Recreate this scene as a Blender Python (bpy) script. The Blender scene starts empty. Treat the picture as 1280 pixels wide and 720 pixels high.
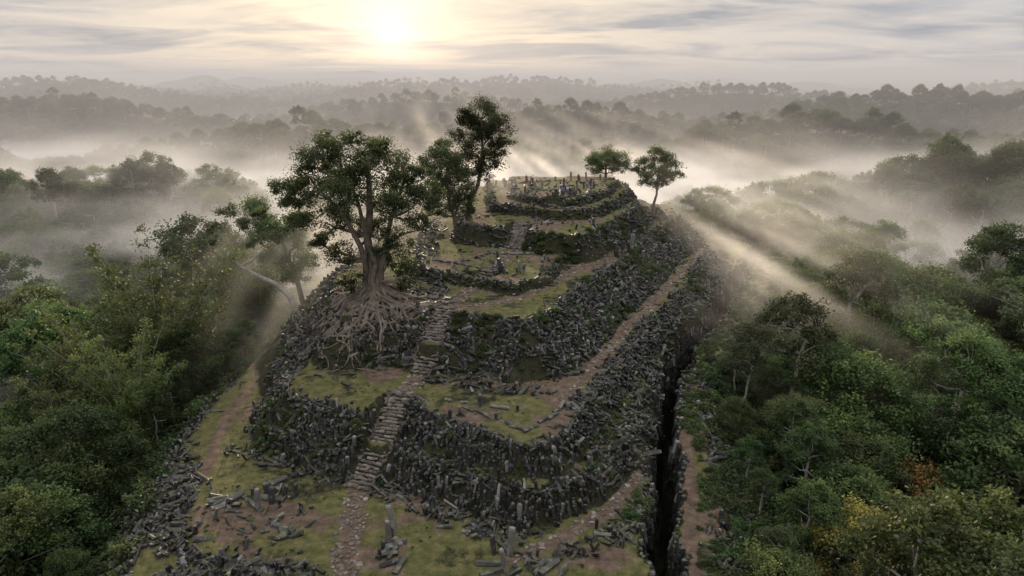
import bpy, math, random
import numpy as np
from mathutils import Vector, Matrix
random.seed(7); rng=np.random.default_rng(7)
scene=bpy.context.scene
COL=scene.collection
# ------------------------------------------------------------------ image pixels projected through the camera onto assumed ground heights
F=1280*24/36; PITCH=math.radians(17); CAMH=36.0
SP,CP=math.sin(PITCH),math.cos(PITCH)
def px2plan(u,v,z):
    yv=(360-v)/F; yd=CP+SP*yv; zd=-SP+CP*yv
    t=(CAMH-z)/(-zd); return ((u-640)/F*t, yd*t)
def ring(pts,z): return [px2plan(u,v,z) for u,v in pts]
# ------------------------------------------------------------------ noise
def _h(ix,iy,s):
    n=(ix.astype(np.int64)*374761393+iy.astype(np.int64)*668265263+s*144665)&0xffffffff
    n=((n^(n>>13))*1274126177)&0xffffffff
    return ((n^(n>>16))&0xffff)/65535.0
def vn(x,y,s=0):
    x=np.asarray(x,float);y=np.asarray(y,float)
    ix=np.floor(x);iy=np.floor(y);fx=x-ix;fy=y-iy
    fx=fx*fx*(3-2*fx);fy=fy*fy*(3-2*fy)
    a=_h(ix,iy,s);b=_h(ix+1,iy,s);c=_h(ix,iy+1,s);d=_h(ix+1,iy+1,s)
    return (a*(1-fx)+b*fx)*(1-fy)+(c*(1-fx)+d*fx)*fy
def fbm(x,y,s=0,o=4):
    r=0;a=.5;t=0
    for i in range(o):
        r=r+a*vn(x*2**i,y*2**i,s+i*17);t+=a;a*=.5
    return r/t
def sstep(a,b,x):
    t=np.clip((x-a)/(b-a),0,1);return t*t*(3-2*t)
def segd(x,y,p,q):
    dx,dy=q[0]-p[0],q[1]-p[1];L=dx*dx+dy*dy+1e-9
    t=np.clip(((x-p[0])*dx+(y-p[1])*dy)/L,0,1)
    return np.hypot(x-p[0]-t*dx,y-p[1]-t*dy),t
def sdf(poly,x,y):
    d=np.full(np.shape(x),1e9);ins=np.zeros(np.shape(x),bool)
    n=len(poly)
    for i in range(n):
        p=poly[i];q=poly[(i+1)%n]
        dd,_=segd(x,y,p,q);d=np.minimum(d,dd)
        c=((p[1]>y)!=(q[1]>y))
        with np.errstate(all='ignore'):
            xi=(q[0]-p[0])*(y-p[1])/((q[1]-p[1]) if q[1]!=p[1] else 1e-9)+p[0]
        ins^=(c&(x<xi))
    return np.where(ins,-d,d)
def pld(line,x,y):
    d=np.full(np.shape(x),1e9)
    for i in range(len(line)-1):
        dd,_=segd(x,y,line[i],line[i+1]);d=np.minimum(d,dd)
    return d
# ------------------------------------------------------------------ terraces
T0=ring([(908,790),(906,700),(900,600),(884,540),(874,500),(888,455),(926,405),(962,360),(990,318)],0)+[(50,160),(-30,160),(-37,120)]+ring([(352,420),(300,470),(252,520),(205,600),(165,700),(130,790)],0)
T05=ring([(484,545),(540,575),(600,600),(680,615),(740,590),(790,545),(812,490),(835,430),(872,385),(900,345)],2.4)+[(40,150),(-10,150),(-12,75)]
T1=ring([(395,425),(362,470),(358,490),(400,505),(440,515),(465,522),(490,508),(512,500),(545,520),(600,538),(655,560),(700,552),(738,500),(778,450),(805,418),(850,362),(882,312)],4.8)+[(36,150),(-24,150),(-28,110)]
T15=ring([(672,440),(705,428),(744,390),(788,348),(832,310),(864,282)],7.4)+[(35,149),(0,149),(0,80)]
T2=ring([(556,388),(600,395),(655,402),(690,385),(735,350),(772,326),(812,290),(850,272)],10)+[(33,148),(-18,148),(-22,110)]+ring([(410,350),(420,372),(440,390),(490,386),(520,386)],10)
T3=ring([(525,335),(590,347),(640,356),(684,346),(704,322),(760,300),(800,276),(828,262)],11.2)+[(28,147),(-12,147),(-15,112)]
T4=ring([(575,280),(610,284),(640,286),(690,293),(732,293),(768,275),(798,258)],14)+[(25,146),(-8,146)]
T5=ring([(618,254),(650,258),(690,264),(738,262),(768,250),(790,238)],15.5)+[(23,145),(-5,145)]
T6=ring([(640,240),(680,250),(720,250),(757,238),(775,226)],16.6)+[(20,143),(0,143)]
TER=[(T0,0,.72),(T05,2.4,1.5),(T1,4.8,1.3),(T15,7.4,1.5),(T2,10,1.0),(T3,11.2,2.0),(T4,14,2.2),(T5,15.5,2.0),(T6,16.6,2.0)]
TRENCH=ring([(836,790),(833,700),(829,650),(834,600),(830,560),(833,510),(842,462),(858,438),(872,418),(892,394),(905,373),(930,335),(950,305)],0)
STAIRS=[[px2plan(447,612,0)+(0,),px2plan(480,548,2.6)+(2.6,),px2plan(504,490,4.8)+(4.8,)],
        [px2plan(524,468,4.8)+(4.8,),px2plan(540,425,7.6)+(7.6,),px2plan(556,384,10)+(10,)],
        [px2plan(643,311,11.2)+(11.2,),px2plan(653,276,14)+(14,)],
        [px2plan(688,268,14)+(14,),px2plan(692,256,15.5)+(15.5,)],
        [px2plan(604,352,10)+(10,),px2plan(612,338,11.2)+(11.2,)]]
PATHS=[ring([(425,760),(433,700),(447,612)],0),
       ring([(504,490),(515,480),(524,468)],4.8),
       ring([(705,500),(728,478),(742,452),(770,430),(784,405),(808,388),(826,362),(852,342),(885,305)],4.8),
       ring([(556,384),(590,384),(650,372),(690,355),(735,330),(780,310)],10),
       ring([(640,700),(700,672),(760,640),(798,598),(806,560)],0),
       ring([(868,760),(862,700),(862,640),(864,580),(856,545)],0),
       ring([(260,590),(268,555),(290,510),(320,480)],0),
       ring([(556,384),(575,372),(604,352)],10),
       ring([(612,338),(630,325),(643,311)],11.2)]
bx,by=px2plan(468,376,10)
GR=[(45,60,32,55,0,12),(78,112,26,34,.3,9),(140,190,55,28,-.2,25),(-52,62,22,40,0,8),(-135,205,75,26,.15,17),(-70,105,20,25,0,4),
    (150,360,95,26,-.15,35),(330,330,110,35,.1,34),(-110,400,130,24,.05,31),(-330,330,120,30,0,30),(40,520,150,26,0,34),(330,560,170,40,-.1,44),(-420,620,190,40,0,38),
    (-90,720,170,35,.05,40),(250,820,200,40,0,44),(700,760,220,60,0,60),(-700,1000,260,60,0,48),(20,300,70,16,.1,17)]
def base(x,y):
    b=-26+0*x
    for cx,cy,rx,ry,a,A in GR:
        ca,sa=math.cos(a),math.sin(a)
        X=(x-cx)*ca+(y-cy)*sa;Y=-(x-cx)*sa+(y-cy)*ca
        b=b+A*np.exp(-(X/rx)**2-(Y/ry)**2)
    r=fbm(x/420+3,y/150+7,5,4)
    far=sstep(700,1300,y)
    b=b+far*(np.clip(r-.40,0,1)*150+9*(fbm(x/34,y/60,15,3)-.5))
    r2=fbm(x/700+1,y/800+2,9,5)
    b=b+sstep(2400,5200,y)*(np.clip(r2-.25,0,1)*125*(0.5+1.0*sstep(500,-2500,x))+12*(fbm(x/130,y/130,19,3)-.5))
    b=b+5*(fbm(x/38,y/38,3,4)-.5)*sstep(20,60,np.hypot(x-5,y-85)-25)
    return b
def H(x,y):
    x=np.asarray(x,float);y=np.asarray(y,float)
    jx=x+1.3*(fbm(x/2.6,y/2.6,21,3)-.5)+1.6*(fbm(x/9,y/9,23,2)-.5);jy=y+1.3*(fbm(x/2.6+9,y/2.6,22,3)-.5)+1.6*(fbm(x/9,y/9,24,2)-.5)
    h=base(x,y)
    near=(np.abs(x)<150)&(y<260)&(y>-80)
    if not near.any(): return h
    X=jx[near];Y=jy[near];xx=x[near];yy=y[near];hn=h[near].copy()
    for i,(p,z,k) in enumerate(TER):
        d=sdf(p,X,Y)
        if i==0:
            t=z-k*np.maximum(d,0)+1.6*(fbm(xx/5,yy/5,31,3)-.5)*sstep(1,6,d)
        else: t=z-k*np.maximum(d,0)
        hn=np.maximum(hn,t)
    hn=hn+.35*(fbm(xx/3.1,yy/3.1,41,4)-.5)
    hn=hn-np.where(yy<150,13*sstep(1.5,.75,trd(xx,yy)),0)
    for st in STAIRS:
        for a,b in zip(st[:-1],st[1:]):
            d,t=segd(xx,yy,a,b);zz=a[2]+(b[2]-a[2])*t-.12
            w=sstep(2.1,1.25,d);hn=hn*(1-w)+zz*w
    h=h.copy();h[near]=hn
    return h
def trd(x,y): return pld(TRENCH,x+2.4*(fbm(x/3,y/3,63,3)-.5),y+2.2*(fbm(x/3,y/3,64,3)-.5))+.8*(fbm(x/1.3,y/1.3,65,2)-.5)
def H1(x,y): return float(H(np.array([x]),np.array([y]))[0])
# ------------------------------------------------------------------ mesh helpers
def quad_mesh(name,V,Q,attrs=None,smooth=False):
    V=np.asarray(V,np.float32);Q=np.asarray(Q,np.int32)
    me=bpy.data.meshes.new(name)
    me.vertices.add(len(V));me.vertices.foreach_set('co',V.ravel())
    me.loops.add(Q.size);me.loops.foreach_set('vertex_index',Q.ravel())
    me.polygons.add(len(Q));me.polygons.foreach_set('loop_start',np.arange(0,Q.size,4,dtype=np.int32))
    me.polygons.foreach_set('loop_total',np.full(len(Q),4,np.int32))
    if smooth: me.polygons.foreach_set('use_smooth',np.ones(len(Q),bool))
    me.update(calc_edges=True)
    for k,a in (attrs or {}).items():
        if a.ndim==1:
            at=me.attributes.new(k,'FLOAT','POINT');at.data.foreach_set('value',a.astype(np.float32))
        else:
            at=me.attributes.new(k,'FLOAT_COLOR','POINT');at.data.foreach_set('color',a.astype(np.float32).ravel())
    me.validate()
    return me
def obj(name,me,mat=None,parent=None,**kw):
    o=bpy.data.objects.new(name,me);COL.objects.link(o)
    if mat is not None and me is not None and len(me.materials)==0: me.materials.append(mat)
    if parent is not None: o.parent=parent
    for k,v in kw.items(): o[k]=v
    return o
def tube(P,R,sides=6,tw=0.0):
    P=np.asarray(P,float);n=len(P);V=[];
    T=np.gradient(P,axis=0);T/=np.linalg.norm(T,axis=1)[:,None]+1e-9
    ref=np.array([.31,.95,.05]) if abs(T[0][2])>.7 else np.array([0.02,.05,1.])
    ang=np.arange(sides)*2*math.pi/sides
    for i in range(n):
        a=np.cross(T[i],ref);a/=np.linalg.norm(a)+1e-9;b=np.cross(T[i],a)
        V.append(P[i]+R[i]*(np.cos(ang+tw*i)[:,None]*a+np.sin(ang+tw*i)[:,None]*b))
    V=np.concatenate(V);Q=[]
    for i in range(n-1):
        for s in range(sides):
            s2=(s+1)%sides
            Q.append((i*sides+s,i*sides+s2,(i+1)*sides+s2,(i+1)*sides+s))
    return V,np.array(Q)
class Acc:
    def __init__(s): s.V=[];s.Q=[];s.A=[];s.n=0
    def add(s,V,Q,a=0.5):
        s.V.append(V);s.Q.append(Q+s.n);s.A.append(np.full(len(V),a) if np.isscalar(a) else a);s.n+=len(V)
    def mesh(s,name,smooth=False): return quad_mesh(name,np.concatenate(s.V),np.concatenate(s.Q),{'shade':np.concatenate(s.A)},smooth)
def bend(p,q,k=3,sag=.15,r=rng):
    p=np.array(p,float);q=np.array(q,float);L=np.linalg.norm(q-p)
    ts=np.linspace(0,1,k+2);off=r.normal(0,sag*L*.5,3)
    return np.array([p+(q-p)*t+off*math.sin(math.pi*t)+r.normal(0,.03*L,3)*(0<t<1) for t in ts])
def leafquads(C,L,W,shade,up=.7,r=rng):
    n=len(C)
    N=r.normal(size=(n,3));N[:,2]=np.abs(N[:,2])+up;N/=np.linalg.norm(N,axis=1)[:,None]
    A=np.cross(N,r.normal(size=(n,3)));A/=np.linalg.norm(A,axis=1)[:,None]
    B=np.cross(N,A);l=(L*r.uniform(.6,1.3,n))[:,None];w=(W*r.uniform(.6,1.3,n))[:,None]
    V=np.stack([C-A*l,C+B*w-A*l*.1,C+A*l-N*l*.25,C-B*w-A*l*.1],1).reshape(-1,3)
    Q=np.arange(4*n).reshape(n,4)
    return V,Q,np.repeat(shade,4)
# ------------------------------------------------------------------ materials
def newmat(name):
    m=bpy.data.materials.new(name);m.use_nodes=True;nt=m.node_tree;nt.nodes.clear();return m,nt
def N(nt,t,**kw):
    n=nt.nodes.new(t)
    for k,v in kw.items(): setattr(n,k,v)
    return n
def ramp(nt,stops):
    r=N(nt,'ShaderNodeValToRGB');e=r.color_ramp.elements
    while len(e)<len(stops): e.new(.5)
    for i,(p,c) in enumerate(stops): e[i].position=p;e[i].color=(*c,1)
    return r
def mixc(nt,f,a,b,bt='MIX'):
    m=N(nt,'ShaderNodeMix',data_type='RGBA',blend_type=bt)
    for s,vv in ((m.inputs[0],f),(m.inputs[6],a),(m.inputs[7],b)):
        if hasattr(vv,'node'): nt.links.new(vv,s)
        elif isinstance(vv,(int,float)): s.default_value=vv
        else: s.default_value=(*vv,1)
    return m.outputs[2]
def leafmat(name,stops,trans=.4,var=.2):
    m,nt=newmat(name);L=nt.links
    at=N(nt,'ShaderNodeAttribute',attribute_name='shade')
    r=ramp(nt,stops);L.new(at.outputs['Fac'],r.inputs[0])
    oi=N(nt,'ShaderNodeObjectInfo')
    hs=N(nt,'ShaderNodeHueSaturation');L.new(r.outputs[0],hs.inputs['Color'])
    mr=N(nt,'ShaderNodeMapRange');L.new(oi.outputs['Random'],mr.inputs[0]);mr.inputs[3].default_value=.5-var*.22;mr.inputs[4].default_value=.5+var*.15
    L.new(mr.outputs[0],hs.inputs['Hue'])
    mul=N(nt,'ShaderNodeMath',operation='MULTIPLY');L.new(oi.outputs['Random'],mul.inputs[0]);mul.inputs[1].default_value=7.31
    fr=N(nt,'ShaderNodeMath',operation='FRACT');L.new(mul.outputs[0],fr.inputs[0])
    mr2=N(nt,'ShaderNodeMapRange');L.new(fr.outputs[0],mr2.inputs[0]);mr2.inputs[3].default_value=.6;mr2.inputs[4].default_value=1.65
    L.new(mr2.outputs[0],hs.inputs['Value'])
    p=N(nt,'ShaderNodeBsdfPrincipled');L.new(hs.outputs[0],p.inputs['Base Color']);p.inputs['Roughness'].default_value=.55
    p.inputs['Specular IOR Level'].default_value=.3
    t=N(nt,'ShaderNodeBsdfTranslucent');L.new(hs.outputs[0],t.inputs[0])
    mx=N(nt,'ShaderNodeMixShader');mx.inputs[0].default_value=trans;L.new(p.outputs[0],mx.inputs[1]);L.new(t.outputs[0],mx.inputs[2])
    o=N(nt,'ShaderNodeOutputMaterial');L.new(mx.outputs[0],o.inputs[0]);return m
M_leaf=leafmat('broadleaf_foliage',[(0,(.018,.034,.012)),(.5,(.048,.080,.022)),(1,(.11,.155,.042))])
M_dark=leafmat('dark_foliage',[(0,(.016,.025,.010)),(.5,(.044,.060,.020)),(1,(.12,.14,.042))],.48,.08)
M_leaf2=leafmat('feathery_foliage',[(0,(.025,.043,.017)),(.5,(.065,.095,.033)),(1,(.13,.165,.057))])
M_bam=leafmat('bamboo_foliage',[(0,(.028,.044,.015)),(.5,(.08,.105,.03)),(1,(.16,.185,.05))],.45,.1)
M_or=leafmat('orange_foliage',[(0,(.025,.04,.014)),(.45,(.06,.075,.02)),(.7,(.17,.11,.03)),(1,(.36,.17,.04))],.35,.02)
M_ye=leafmat('yellow_foliage',[(0,(.035,.045,.014)),(.5,(.14,.13,.03)),(1,(.31,.26,.06))],.35,.02)
M_shrub=leafmat('undergrowth_foliage',[(0,(.018,.034,.012)),(.5,(.05,.078,.022)),(1,(.11,.145,.04))])
def surfmat(name,stops,scale,rough=.9,bump=.4,moss=None,useshade=0.,bs=None,lichen=0):
    m,nt=newmat(name);L=nt.links
    tc=N(nt,'ShaderNodeTexCoord');ns=N(nt,'ShaderNodeTexNoise');L.new(tc.outputs['Object'],ns.inputs[0])
    ns.inputs['Scale'].default_value=scale;ns.inputs['Detail'].default_value=6;ns.inputs['Roughness'].default_value=.65
    f=ns.outputs[0]
    if useshade:
        at=N(nt,'ShaderNodeAttribute',attribute_name='shade')
        mx=N(nt,'ShaderNodeMix');mx.inputs[0].default_value=useshade;L.new(f,mx.inputs[2]);L.new(at.outputs['Fac'],mx.inputs[3]);f=mx.outputs[0]
    r=ramp(nt,stops);L.new(f,r.inputs[0]);c=r.outputs[0]
    if lichen:
        n3=N(nt,'ShaderNodeTexNoise');L.new(tc.outputs['Object'],n3.inputs[0]);n3.inputs['Scale'].default_value=2.6;n3.inputs['Detail'].default_value=5;n3.inputs['Roughness'].default_value=.7
        r3=ramp(nt,[(.54,(0,0,0)),(.66,(1,1,1))]);L.new(n3.outputs[0],r3.inputs[0])
        mm=N(nt,'ShaderNodeMath',operation='MULTIPLY');L.new(r3.outputs[0],mm.inputs[0]);mm.inputs[1].default_value=lichen
        c=mixc(nt,mm.outputs[0],c,(.27,.265,.245))
    if moss:
        g=N(nt,'ShaderNodeNewGeometry');sx=N(nt,'ShaderNodeSeparateXYZ');L.new(g.outputs['Normal'],sx.inputs[0])
        n2=N(nt,'ShaderNodeTexNoise');L.new(tc.outputs['Object'],n2.inputs[0]);n2.inputs['Scale'].default_value=.45;n2.inputs['Detail'].default_value=4
        ad=N(nt,'ShaderNodeMath',operation='ADD');L.new(sx.outputs[2],ad.inputs[0]);L.new(n2.outputs[0],ad.inputs[1])
        r2=ramp(nt,[(.62,(0,0,0)),(.8,(1,1,1))]);dv=N(nt,'ShaderNodeMath',operation='MULTIPLY');dv.inputs[1].default_value=.5;L.new(ad.outputs[0],dv.inputs[0]);L.new(dv.outputs[0],r2.inputs[0])
        mm=N(nt,'ShaderNodeMath',operation='MULTIPLY');L.new(r2.outputs[0],mm.inputs[0]);mm.inputs[1].default_value=moss
        c=mixc(nt,mm.outputs[0],c,(.07,.078,.022))
    p=N(nt,'ShaderNodeBsdfPrincipled');L.new(c,p.inputs['Base Color']);p.inputs['Roughness'].default_value=rough;p.inputs['Specular IOR Level'].default_value=.35
    nb=N(nt,'ShaderNodeTexNoise');L.new(tc.outputs['Object'],nb.inputs[0]);nb.inputs['Scale'].default_value=bs or scale*2;nb.inputs['Detail'].default_value=5
    b=N(nt,'ShaderNodeBump');b.inputs['Strength'].default_value=bump;b.inputs['Distance'].default_value=.08;L.new(nb.outputs[0],b.inputs['Height']);L.new(b.outputs[0],p.inputs['Normal'])
    o=N(nt,'ShaderNodeOutputMaterial');L.new(p.outputs[0],o.inputs[0]);return m
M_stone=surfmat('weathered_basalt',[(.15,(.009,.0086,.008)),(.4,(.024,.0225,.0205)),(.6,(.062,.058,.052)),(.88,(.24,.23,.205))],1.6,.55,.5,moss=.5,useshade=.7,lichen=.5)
M_flag=surfmat('worn_paving_stone',[(.2,(.06,.05,.04)),(.6,(.16,.135,.11)),(.9,(.30,.26,.215))],1.5,.85,.5,moss=.1,useshade=.6)
M_bark=surfmat('grey_brown_bark',[(.3,(.035,.028,.021)),(.7,(.13,.105,.08))],1.5,.9,.6)
M_root=surfmat('weathered_root_bark',[(.3,(.055,.043,.033)),(.7,(.22,.18,.14))],1.2,.9,.6,moss=.15)
M_pale=surfmat('pale_bark',[(.3,(.15,.14,.115)),(.7,(.36,.335,.295))],1.0,.85,.3)
def plain(name,c,r=.85):
    m=surfmat(name,[(.3,tuple(x*.8 for x in c)),(.7,c)],8,r,.1);return m
def groundmat():
    m,nt=newmat('hill_ground');L=nt.links
    tc=N(nt,'ShaderNodeTexCoord')
    def ns(sc,d=6,rg=.6):
        n=N(nt,'ShaderNodeTexNoise');L.new(tc.outputs['Object'],n.inputs[0]);n.inputs['Scale'].default_value=sc;n.inputs['Detail'].default_value=d;n.inputs['Roughness'].default_value=rg;return n.outputs[0]
    at=N(nt,'ShaderNodeAttribute',attribute_name='cover');sp=N(nt,'ShaderNodeSeparateColor');L.new(at.outputs['Color'],sp.inputs[0])
    n1=ns(.35);n2=ns(1.1,8,.68);n3=ns(9,4,.7)
    gr=ramp(nt,[(.28,(.05,.056,.02)),(.45,(.10,.10,.036)),(.58,(.15,.135,.054)),(.75,(.23,.195,.10))]);L.new(n2,gr.inputs[0])
    di=ramp(nt,[(.3,(.07,.048,.033)),(.55,(.155,.11,.076)),(.8,(.27,.21,.155))]);L.new(n2,di.inputs[0])
    fo=ramp(nt,[(.3,(.012,.018,.008)),(.6,(.03,.04,.016)),(.8,(.05,.06,.024))]);L.new(n1,fo.inputs[0])
    so=ramp(nt,[(.3,(.016,.014,.011)),(.5,(.035,.035,.018)),(.7,(.055,.055,.028))]);L.new(n2,so.inputs[0])
    def fac(ch,amt):
        a=N(nt,'ShaderNodeMath',operation='ADD');L.new(sp.outputs[ch],a.inputs[0])
        mm=N(nt,'ShaderNodeMath',operation='MULTIPLY_ADD');L.new(n2,mm.inputs[0]);mm.inputs[1].default_value=amt;mm.inputs[2].default_value=-amt*.5
        L.new(mm.outputs[0],a.inputs[1]);r=ramp(nt,[(.35,(0,0,0)),(.65,(1,1,1))]);L.new(a.outputs[0],r.inputs[0]);return r.outputs[0]
    c=mixc(nt,fac(0,1.1),so.outputs[0],gr.outputs[0])
    c=mixc(nt,fac(1,1.4),c,di.outputs[0])
    c=mixc(nt,fac(2,.5),c,fo.outputs[0])
    c=mixc(nt,.7,c,mixc(nt,n3,(.35,.35,.35),(1.65,1.65,1.65)),'MULTIPLY')
    p=N(nt,'ShaderNodeBsdfPrincipled');L.new(c,p.inputs['Base Color']);p.inputs['Roughness'].default_value=.95;p.inputs['Specular IOR Level'].default_value=.15
    b=N(nt,'ShaderNodeBump');b.inputs['Strength'].default_value=.9;b.inputs['Distance'].default_value=.25;L.new(n3,b.inputs['Height']);L.new(b.outputs[0],p.inputs['Normal'])
    o=N(nt,'ShaderNodeOutputMaterial');L.new(p.outputs[0],o.inputs[0]);return m
M_ground=groundmat()
# ------------------------------------------------------------------ ground sheet
def axis(a,b,st,lo,hi,g):
    c=list(np.arange(a,b,st));s=st;x=c[-1]
    while x<hi: s*=g;x+=s;c.append(x)
    s=st;x=a;pre=[]
    while x>lo: s*=g;x-=s;pre.append(x)
    return np.array(pre[::-1]+c)
ax=axis(-45,62,.36,-9000,9000,1.035);ay=axis(40,150,.36,-150,9500,1.025)
GX,GY=np.meshgrid(ax,ay);gx=GX.ravel();gy=GY.ravel();gz=H(gx,gy)
nx,ny=len(ax),len(ay)
i=np.arange(nx*ny).reshape(ny,nx)
Q=np.stack([i[:-1,:-1],i[:-1,1:],i[1:,1:],i[1:,:-1]],-1).reshape(-1,4)
cov=np.zeros((nx*ny,4));cov[:,3]=1
near=(np.abs(gx)<160)&(gy<260)&(gy>-80)
d0=np.full(nx*ny,99.);d0[near]=sdf(T0,gx[near],gy[near])
dzx=np.gradient(gz.reshape(ny,nx),axis=1)/np.gradient(GX,axis=1);dzy=np.gradient(gz.reshape(ny,nx),axis=0)/np.gradient(GY,axis=0)
slope=np.hypot(dzx,dzy).ravel()
cov[:,0]=sstep(.6,.25,slope)*(.4+.6*sstep(.3,.55,fbm(gx/5,gy/5,77,3)))
dp=np.full(nx*ny,99.)
for pi,p in enumerate(PATHS): dp[near]=np.minimum(dp[near],pld(p,gx[near]+.8*(fbm(gx[near]/1.5,gy[near]/1.5,5,2)-.5),gy[near])+(.3 if pi in(4,5,6) else (.25 if pi==2 else 0)))
cov[:,1]=np.maximum(sstep(1.4,.45,dp),.72*sstep(.51,.66,fbm(gx/5,gy/5,99,3)))*sstep(.75,.4,slope)
tt=np.full(nx*ny,99.);tt[near]=trd(gx[near],gy[near]);dk=sstep(1.2,1.7,tt)
cov[:,0]*=dk;cov[:,1]*=dk
cov[:,2]=sstep(0.0,1.5,d0)
g=obj('ground',quad_mesh('ground',np.stack([gx,gy,gz],1),Q,{'cover':cov},True),M_ground,kind='structure')
g['label']='terraced hill and misty jungle valleys of grass, dirt and forest floor'
# ------------------------------------------------------------------ stones
def prisms(name,P,AX,LN,RD,SH,r=rng):
    n=len(P);P=np.array(P,float);AX=np.array(AX,float);AX/=np.linalg.norm(AX,axis=1)[:,None]
    LN=np.array(LN,float);RD=np.array(RD,float)
    ref=r.normal(size=(n,3));A=np.cross(AX,ref);A/=np.linalg.norm(A,axis=1)[:,None];B=np.cross(AX,A)
    S=6;ang=np.arange(S)*2*math.pi/S+r.uniform(-.25,.25,(n,S))
    rr=RD[:,None]*r.uniform(.75,1.15,(n,S));asp=r.uniform(.6,1,(n,1))
    off=rr[...,None]*(np.cos(ang)[...,None]*A[:,None]+(asp*np.sin(ang))[...,None]*B[:,None])
    tl=r.uniform(-.22,.22,(n,S))*RD[:,None];tl2=r.uniform(-.3,.3,(n,S))*RD[:,None]
    bot=P[:,None]+off-AX[:,None]*(LN[:,None]/2+tl)[...,None]
    mid=P[:,None]+off*r.uniform(.95,1.1,(n,S))[...,None]+AX[:,None]*(LN[:,None]*.42+tl2*.5)[...,None]
    top=P[:,None]+off*r.uniform(.7,.92,(n,1))[...,None]+AX[:,None]*(LN[:,None]/2+tl2)[...,None]
    V=np.concatenate([bot,mid,top],1).reshape(-1,3)
    fs=[]
    for k in range(S):
        k2=(k+1)%S
        fs.append((k,k2,S+k2,S+k));fs.append((S+k,S+k2,2*S+k2,2*S+k))
    fs.append(tuple(range(S))[::-1]);fs.append(tuple(range(2*S,3*S)))
    faces=[tuple(q+18*i for q in f) for i in range(n) for f in fs]
    me=bpy.data.meshes.new(name);me.from_pydata(V.tolist(),[],faces)
    sh=np.array(SH,float)[:,None]+np.concatenate([np.full(6,-.06),np.full(6,.0),np.full(6,.17)])[None]  # light caught on stone tops put into colour: top ring paler
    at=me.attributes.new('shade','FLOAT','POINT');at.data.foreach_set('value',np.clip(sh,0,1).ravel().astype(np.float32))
    return me
def blocked(x,y,pm=.75,sm=1.5):
    d=np.full(len(x),9.)
    for st in STAIRS: d=np.minimum(d,pld(st,x,y)/sm)
    for p in PATHS: d=np.minimum(d,pld(p,x,y)/pm)
    d=np.minimum(d,trd(x,y)/1.35)
    db=np.hypot((x-bx)*.8,y-by+2.5)
    d=np.where((db<5)&(rng.random(len(x))<.65),0,d)
    return d<1
def resample(poly,step,closed=True):
    pts=[];nr=[];tg=[]
    n=len(poly);area=sum(poly[i][0]*poly[(i+1)%n][1]-poly[(i+1)%n][0]*poly[i][1] for i in range(n))
    sg=1 if area>0 else -1
    for i in range(n if closed else n-1):
        p=np.array(poly[i][:2]);q=np.array(poly[(i+1)%n][:2]);L=np.linalg.norm(q-p)
        if L<1e-6: continue
        t=(q-p)/L;nn=np.array([t[1],-t[0]])*sg
        for s in np.arange(0,L,step): pts.append(p+t*s);nr.append(nn);tg.append(t)
    return np.array(pts),np.array(nr),np.array(tg)
def shd(): return float(np.clip(rng.normal(.28,.16)+(.42 if rng.random()<.13 else 0),0,1))
def wall(label,poly,zt,zb,width,upright,ymax=128,step=.42,rs=.5,rad=.2,eastx=8.,big=1.0,zb2=None):
    pts,nr,tg=resample(poly,step)
    k=pts[:,1]<ymax;pts,nr,tg=pts[k],nr[k],tg[k]
    P=[];AX=[];LN=[];RD=[];SH=[]
    for row,d in enumerate(np.arange(-1.3,width,rs)):
        q=pts+nr*(d+rng.uniform(-.18,.18,(len(pts),1)))+tg*rng.uniform(-.18,.18,(len(pts),1))
        z=H(q[:,0],q[:,1]);b=blocked(q[:,0],q[:,1]);pn=fbm(q[:,0]/3.2,q[:,1]/3.2,55,3)
        for j in range(len(q)):
            if b[j] or z[j]>zt+.6: continue
            top=z[j]>zt-.28
            if top and d<-.4 and rng.random()<.93: continue
            zz=zb if (zb2 is None or q[j,0]<-12) else zb2
            if z[j]<zz+.25 and rng.random()<(.74 if zb2 is None else .85): continue
            if pn[j]>.60 and rng.random()<.65: continue
            east=q[j,0]>eastx+.15*(q[j,1]-50) and nr[j,0]>.55
            if east and pn[j]>.53 : continue
            u0=upright*(.38 if east else 1)
            up=rng.random()<(u0*(1.1-1.0*(pn[j]>.54)) if not top else .1)
            n3=np.array([*nr[j],0]);t3=np.array([*tg[j],0]);sh=shd()
            if up:
                a=np.array([0,0,1.])-n3*(.12+.6*(pn[j]-.4))+t3*.8*(pn[j]-.5)+rng.normal(0,.12,3);ln=rng.uniform(.6,2.2)*big;rd=rad*rng.uniform(.65,1.35)
                c=np.array([q[j,0],q[j,1],z[j]+ln*.5-ln*rng.uniform(.42,.68)])
            else:
                m=rng.random()
                if m<.55: a=t3+rng.normal(0,.28,3)
                elif m<.82: a=n3+rng.normal(0,.35,3)
                else: a=rng.normal(0,1,3)
                ln=rng.uniform(.4,2.0)*big;rd=rad*rng.uniform(.65,1.45);c=np.array([q[j,0],q[j,1],z[j]+(rng.uniform(-.08,.24) if not top else rng.uniform(-.12,.08))])
            P.append(c);AX.append(a);LN.append(ln);RD.append(rd);SH.append(sh)
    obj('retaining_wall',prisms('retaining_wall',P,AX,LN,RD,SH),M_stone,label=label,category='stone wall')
    return len(P)
cnt=[]
cnt.append(wall('outer wall of tumbled dark basalt blocks edging the lowest court',T0,0,-9,2.6,.35,ymax=78,rs=.6))
cnt.append(wall('tall retaining wall of upright black basalt columns above the lower court',T05,2.4,0,3.0,.92,ymax=130,big=1.1,step=.33,rs=.4,rad=.18))
cnt.append(wall('retaining wall of upright and fallen basalt columns around the first terrace',T1,4.8,0,4.9,.8,ymax=130,zb2=2.45,big=1.05,step=.33,rs=.4,rad=.18))
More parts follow.
